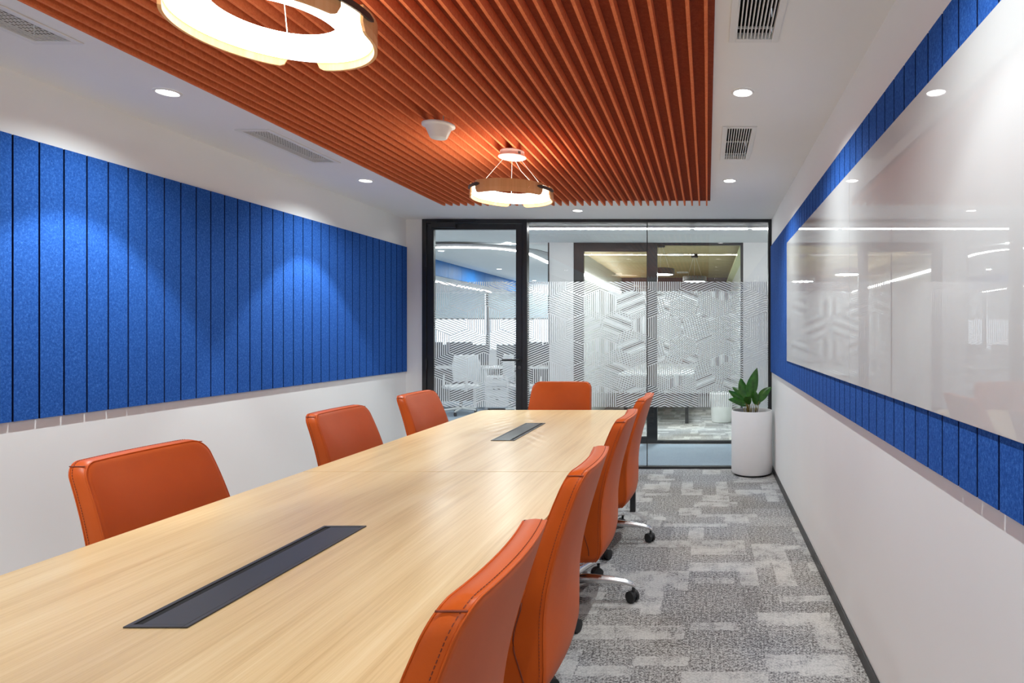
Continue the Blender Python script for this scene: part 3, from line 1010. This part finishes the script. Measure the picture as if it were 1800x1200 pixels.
# seat
def seat_mesh():
    mb = MB()
    out = rounded(0.245, -0.19, 0.27, 0.07, 0.05, 6, 6)
    rings = []
    def ring(s, z):
        return [(u * s, 0.04 + (y - 0.04) * s, z - 0.035 * max(0, (0.04 + (y - 0.04) * s - 0.12) / 0.15) ** 2) for u, y in out]
    for s, z in ((0.3, 0.395), (0.8, 0.395), (0.96, 0.40), (1.0, 0.42), (1.005, 0.445), (0.99, 0.468), (0.95, 0.482), (0.8, 0.49), (0.5, 0.494), (0.2, 0.495)):
        rings.append(ring(s, z))
    n = len(out)
    vs = [p for r in rings for p in r]
    fs = [(i * n + k, i * n + (k + 1) % n, (i + 1) * n + (k + 1) % n, (i + 1) * n + k) for i in range(len(rings) - 1) for k in range(n)]
    fs += [tuple(range(n - 1, -1, -1)), tuple(range((len(rings) - 1) * n, len(rings) * n))]
    return mb.add(vs, fs)
seat_mesh().build('seat', M['leather'], ch, smooth='all')
MB().box(-0.09, 0.09, -0.12, 0.12, 0.345, 0.394).build('tilt_mechanism', M['black_plastic'], ch, bevel=0.012, seg=3, smooth=True)
MB().tube([(0.08, 0.05, 0.37), (0.20, 0.06, 0.37), (0.24, 0.06, 0.365)], [0.006, 0.006, 0.010], 8).build('tilt_lever', M['black_plastic'], ch, smooth=True)
MB().lathe([(0.0, 0.345), (0.014, 0.345), (0.014, 0.23), (0.025, 0.228), (0.025, 0.09), (0.0, 0.09)], 20).build('gas_lift', M['black_plastic'], ch, smooth=True)
MB().lathe([(0.0, 0.075), (0.042, 0.075), (0.046, 0.085), (0.042, 0.128), (0.026, 0.14), (0.0, 0.14)], 24).build('hub', M['chrome'], ch, smooth=True)
for k in range(5):
    a = -PI / 2 + k * 2 * PI / 5
    e = Vector((math.cos(a), math.sin(a), 0))
    n_ = Vector((-e.y, e.x, 0))
    arm = MB()
    secs = [(0.035, 0.120, 0.028, 0.026), (0.12, 0.119, 0.024, 0.023), (0.22, 0.112, 0.020, 0.018), (0.29, 0.102, 0.017, 0.014), (0.325, 0.091, 0.015, 0.012), (0.340, 0.078, 0.012, 0.010)]
    vs, fs = [], []
    K = 10
    for r, z, hw, hh in secs:
        for q in range(K):
            b = 2 * PI * q / K
            p = e * r + n_ * hw * math.cos(b) + Vector((0, 0, z + hh * math.sin(b)))
            vs.append(tuple(p))
    for i in range(len(secs) - 1):
        for q in range(K):
            q2 = (q + 1) % K
            fs.append((i * K + q, i * K + q2, (i + 1) * K + q2, (i + 1) * K + q))
    fs += [tuple(range(K - 1, -1, -1)), tuple(range((len(secs) - 1) * K, len(secs) * K))]
    arm.add(vs, fs).build('base_arm', M['chrome'], ch, smooth='all')
    c0 = e * 0.330
    cs = MB()
    tw = a + 0.9
    ax = Vector((math.cos(tw), math.sin(tw), 0))
    cs.tube([c0 + Vector((0, 0, 0.045)), c0 + Vector((0, 0, 0.074))], 0.008, 10)
    fwd = Vector((-ax.y, ax.x, 0)) * 0.008
    cs.tube([c0 + fwd - ax * 0.006 + Vector((0, 0, 0.034)), c0 + fwd + ax * 0.006 + Vector((0, 0, 0.034))], 0.024, 18)
    co = cs.build('caster', M['black_plastic'], ch, smooth=True)
    for s in (-1, 1):
        MB().tube([c0 + fwd + ax * s * 0.007 + Vector((0, 0, 0.029)), c0 + fwd + ax * s * 0.021 + Vector((0, 0, 0.029)), c0 + fwd + ax * s * 0.024 + Vector((0, 0, 0.029))], [0.029, 0.029, 0.024], 20).build('wheel', M['rubber'], co, smooth=True)
index_children(ch)
RXC, LXC = -0.690, -1.630
G = 'orange conference chairs around the table'
ch.location = (RXC + 0.018, 1.145, 0)
ch.rotation_euler = (0, 0, PI / 2)
ch['label'] = 'orange leather chair on the whiteboard side of the table, closest to the camera'
ch['group'] = G
repeat(ch, (RXC + 0.015, 2.015, 0), PI / 2 + 0.01, 'orange leather chair on the whiteboard side, second from the camera', G)
repeat(ch, (RXC - 0.005, 3.10, 0), PI / 2, 'orange leather chair on the whiteboard side, third from the camera', G)
repeat(ch, (RXC + 0.0, 4.00, 0), PI / 2 - 0.02, 'orange leather chair on the whiteboard side, farthest from the camera', G)
repeat(ch, (LXC - 0.010, 2.145, 0), -PI / 2, 'orange leather chair on the blue felt side, closest to the camera', G)
repeat(ch, (LXC - 0.012, 3.28, 0), -PI / 2, 'orange leather chair on the blue felt side, middle one of three', G)
repeat(ch, (LXC - 0.012, 4.175, 0), -PI / 2, 'orange leather chair on the blue felt side, nearest the glass door', G)
repeat(ch, (-1.198, 4.81, 0), PI - 0.06, 'orange leather chair at the far end of the table facing the camera', G)

# ------------------------------------------------------------------ ring pendants
def ring_pendant(label, loc, rot):
    t = thing('ring_pendant', label, 'pendant light', loc, rot, 'wood and acrylic ring pendants')
    # z = 0 is the diffuser underside
    RO, RI, H = 0.224, 0.145, 0.045
    MB().lathe([(RI, H), (RI, 0.0), (RO, 0.0)], 72).build('diffuser', M['ring_glow'], t, smooth=True)
    MB().lathe([(RO, 0.0), (RO, H), (RO - 0.02, H + 0.001)], 72).build('ring_body', M['acrylic'], t, smooth=True)
    MB().lathe([(RO - 0.02, H + 0.001), (RI, H + 0.001)], 72).build('uplight', M['uplight'], t)
    gaps = [math.radians(g) for g in (82, -38, -158)]
    gw = math.radians(9)
    ri, ro, z0, z1 = 0.2275, 0.2355, -0.021, 0.050
    for k in range(3):
        b0 = gaps[(k + 1) % 3] + gw
        b1 = gaps[k] - gw
        if b1 < b0:
            b1 += 2 * PI
        n = 40
        vs, fs = [], []
        cr = 0.028
        for i in range(n + 1):
            a = b0 + (b1 - b0) * i / n
            dist = min(a - b0, b1 - a) * ro
            lift = 0.0
            if dist < cr:
                lift = cr - math.sqrt(max(0.0, cr * cr - (cr - dist) ** 2))
            for r, z in ((ri, z0 + lift), (ro, z0 + lift), (ro, z1), (ri, z1)):
                vs.append((r * math.cos(a), r * math.sin(a), z))
        for i in range(n):
            for q in range(4):
                q2 = (q + 1) % 4
                fs.append((i * 4 + q, i * 4 + q2, i * 4 + 4 + q2, i * 4 + 4 + q))
        fs += [(3, 2, 1, 0), (n * 4, n * 4 + 1, n * 4 + 2, n * 4 + 3)]
        MB().add(vs, fs).build('wood_band', M['lamp_wood'], t, smooth=30)
    for g in gaps:
        n = 14
        hw = math.radians(19)
        vs, fs = [], []
        for i in range(n + 1):
            a = g - hw + 2 * hw * i / n
            e = 1.0 if 0 < i < n else 0.35
            e = min(1.0, 0.35 + 0.4 * min(i, n - i))
            hh = 0.009 * e
            for r, z in ((ro + 0.0018, 0.027 - hh), (ro + 0.0075, 0.027 - hh), (ro + 0.0075, 0.027 + hh), (ro + 0.0018, 0.027 + hh)):
                vs.append((r * math.cos(a), r * math.sin(a), z))
        for i in range(n):
            for q in range(4):
                q2 = (q + 1) % 4
                fs.append((i * 4 + q, i * 4 + q2, i * 4 + 4 + q2, i * 4 + 4 + q))
        fs += [(3, 2, 1, 0), (n * 4, n * 4 + 1, n * 4 + 2, n * 4 + 3)]
        MB().add(vs, fs).build('clip', M['grey_metal'], t, smooth=30)
    MB().lathe([(ro + 0.0003, 0.004), (ro + 0.0015, 0.004), (ro + 0.0015, z1 + 0.003), (ro + 0.0003, z1 + 0.003), (ro + 0.0003, 0.004)], 72).build('acrylic_hoop', M['clear_acrylic'], t, smooth=30)
    # canopy
    zc0 = 2.362 - loc[2]
    zc1 = ZT - SH - loc[2] - 0.0005
    cz = MB().lathe([(0.0, zc0), (0.074, zc0), (0.079, zc0 + 0.003), (0.079, zc0 + 0.006), (0.069, zc0 + 0.008), (0.069, zc1 - 0.004), (0.064, zc1), (0.0, zc1)], 40).build('canopy', M['plastic_white'], t, smooth=35)
    for q in range(3):
        a = math.radians(-62 + q * 5)
        MB().box(-0.0015, 0.0015, -0.001, 0.001, zc0 + 0.013, zc0 + 0.029).build('slot', M['black'], cz)
        s = cz.children[-1] if cz.children else None
        o = [c for c in C.objects if c.parent == cz][-1]
        o.location = (0.0693 * math.cos(a), 0.0693 * math.sin(a), 0)
        o.rotation_euler = (0, 0, a + PI / 2)
    for a in (-150, -30, 90):
        a = math.radians(a)
        MB().tube([(0.19 * math.cos(a), 0.19 * math.sin(a), 0.046), (0.045 * math.cos(a), 0.045 * math.sin(a), zc0)], 0.0013, 6).build('cable', M['plastic_white'], t)
    MB().tube([(0.16, 0.02, 0.046), (0.12, 0.04, 0.09), (0.05, 0.03, 0.16), (0.01, 0.005, zc0)], 0.0016, 6).build('power_cord', M['plastic_white'], t)
    return t
ring_pendant('ring pendant with wood bands over the far half of the table', (-1.146, 3.68, 2.138), math.radians(19))
ring_pendant('large looking ring pendant with wood bands hanging closest to the camera', (-1.130, 1.640, 2.138), math.radians(26))

# ceiling sensor under the slats
t = thing('ceiling_speaker', 'white flanged bucket shaped speaker hanging under the orange slats', 'speaker', (-1.352, 3.15, 0))
MB().lathe([(0.0, 2.313), (0.037, 2.313), (0.041, 2.316), (0.063, 2.366), (0.065, 2.371), (0.074, 2.372), (0.079, 2.374), (0.079, 2.382), (0.070, 2.386), (0.0, 2.388)], 40).build('housing', M['plastic_white'], t, smooth='all')
MB().tube([(-0.015, 0.0, 2.386), (-0.015, 0.0, ZT - 0.006)], 0.006, 8).build('rod', M['grey_metal'], t)
MB().tube([(0.02, 0.01, 2.386), (0.02, 0.01, ZT - 0.006)], 0.003, 8).build('cable', M['plastic_white'], t)

# ------------------------------------------------------------------ planter with plant
PXC, PYC = 0.424, 5.935
t = thing('tall_planter', 'tall white cylindrical planter with leafy plant in the far right corner', 'planter', (PXC, PYC, 0))
R = 0.194
MB().lathe([(0.0, 0.012), (R - 0.03, 0.012), (R - 0.008, 0.020), (R, 0.042), (R, 0.598), (R - 0.004, 0.604), (R - 0.012, 0.604), (R - 0.016, 0.598), (R - 0.016, 0.545), (0.0, 0.545)], 56).build('pot', M['planter'], t, smooth=35)
MB().lathe([(0.0, 0.0), (R - 0.028, 0.0), (R - 0.028, 0.0125)], 40).build('foot', M['rubber'], t)
sm = MB()
sm.lathe([(0.0, 0.572), (0.08, 0.570), (R - 0.017, 0.560), (R - 0.017, 0.547)], 40)
sm.build('soil', M['soil'], t, smooth='all')
pl = thing('leafy_plant', 'green broad leaf plant growing in the tall white planter', 'plant', (PXC, PYC, 0.562))
leaves = [  # tip px, mid px, base px, half width (m), depth shift of the tip
    ((1331, 646), (1322, 676), (1316, 703), 0.042, 0.00),
    ((1302, 664), (1306, 682), (1314, 704), 0.036, 0.03),
    ((1287, 680), (1300, 690), (1312, 702), 0.028, 0.06),
    ((1280, 686), (1295, 695), (1311, 706), 0.024, -0.05),
    ((1280, 702), (1296, 703), (1312, 708), 0.026, -0.10),
    ((1357, 680), (1342, 690), (1333, 708), 0.032, 0.02),
    ((1326, 686), (1328, 698), (1328, 712), 0.026, -0.06),
    ((1294, 710), (1305, 708), (1314, 712), 0.020, 0.09),
    ((1312, 697), (1314, 702), (1318, 712), 0.026, -0.12),
    ((1340, 700), (1336, 704), (1330, 712), 0.016, 0.10),
]
for i, (tp, md, bs, hw, ds) in enumerate(leaves):
    o = Vector((PXC, PYC, 0.562))
    a, b, c = PX(*bs, PYC) - o, PX(*md, PYC + ds * 0.5) - o, PX(*tp, PYC + ds) - o
    lim = 0.205
    if c.x > lim - 0.01:
        c.x = lim - 0.01
    root = Vector((a.x * 0.8, ds * 0.15, 0.004))
    # spine
    pts = []
    N = 10
    for k in range(N + 1):
        u = k / N
        pts.append(a * (1 - u) ** 2 + b * 2 * u * (1 - u) + c * u ** 2 + (b - (a + c) * 0.5) * u * (1 - u) * 0.9)
    lf = MB()
    vs = []
    for k in range(N + 1):
        u = k / N
        tg = (pts[min(k + 1, N)] - pts[max(k - 1, 0)]).normalized()
        view = Vector((0.25 * math.sin(i * 2.1), -1, 0.25 + 0.3 * math.cos(i * 1.7))).normalized()
        sd = tg.cross(view).normalized()
        nrm = sd.cross(tg).normalized()
        wd = hw * 1.3 * (math.sin(PI * min(1, u ** 0.8)) ** 0.85) * (1.0 if u < 0.98 else 0.3) + 0.0006
        for q, h in ((-1, 0.010), (-0.5, 0.003), (0, -0.004), (0.5, 0.003), (1, 0.010)):
            vs.append(tuple(pts[k] + sd * wd * q - nrm * h * (wd / hw)))
    base = len(vs)
    vs2 = [tuple(Vector(v) + Vector((0, 0.0012, 0.0))) for v in vs]
    fs = []
    for k in range(N):
        for q in range(4):
            p0 = k * 5 + q
            fs.append((p0, p0 + 1, p0 + 6, p0 + 5))
            fs.append((base + p0 + 5, base + p0 + 6, base + p0 + 1, base + p0))
    lf.add(vs + vs2, fs)
    le = lf.build('leaf', M['leaf'], pl, smooth='all')
    MB().tube([root, root.lerp(a, 0.5) + Vector((0.004, 0, 0.004)), a, pts[2]], [0.0045, 0.004, 0.003, 0.002], 7).build('stalk', M['stem'], le, smooth='all')
for i in range(6):
    x = -0.065 + 0.02 * i
    MB().tube([(x, -0.02 + 0.01 * (i % 3), 0.003), (x + 0.004 * (i - 3), -0.015, 0.05), (x * 0.7, -0.01, 0.10)], [0.0045, 0.004, 0.0015], 7).build('stalk', M['stem'], pl, smooth='all')
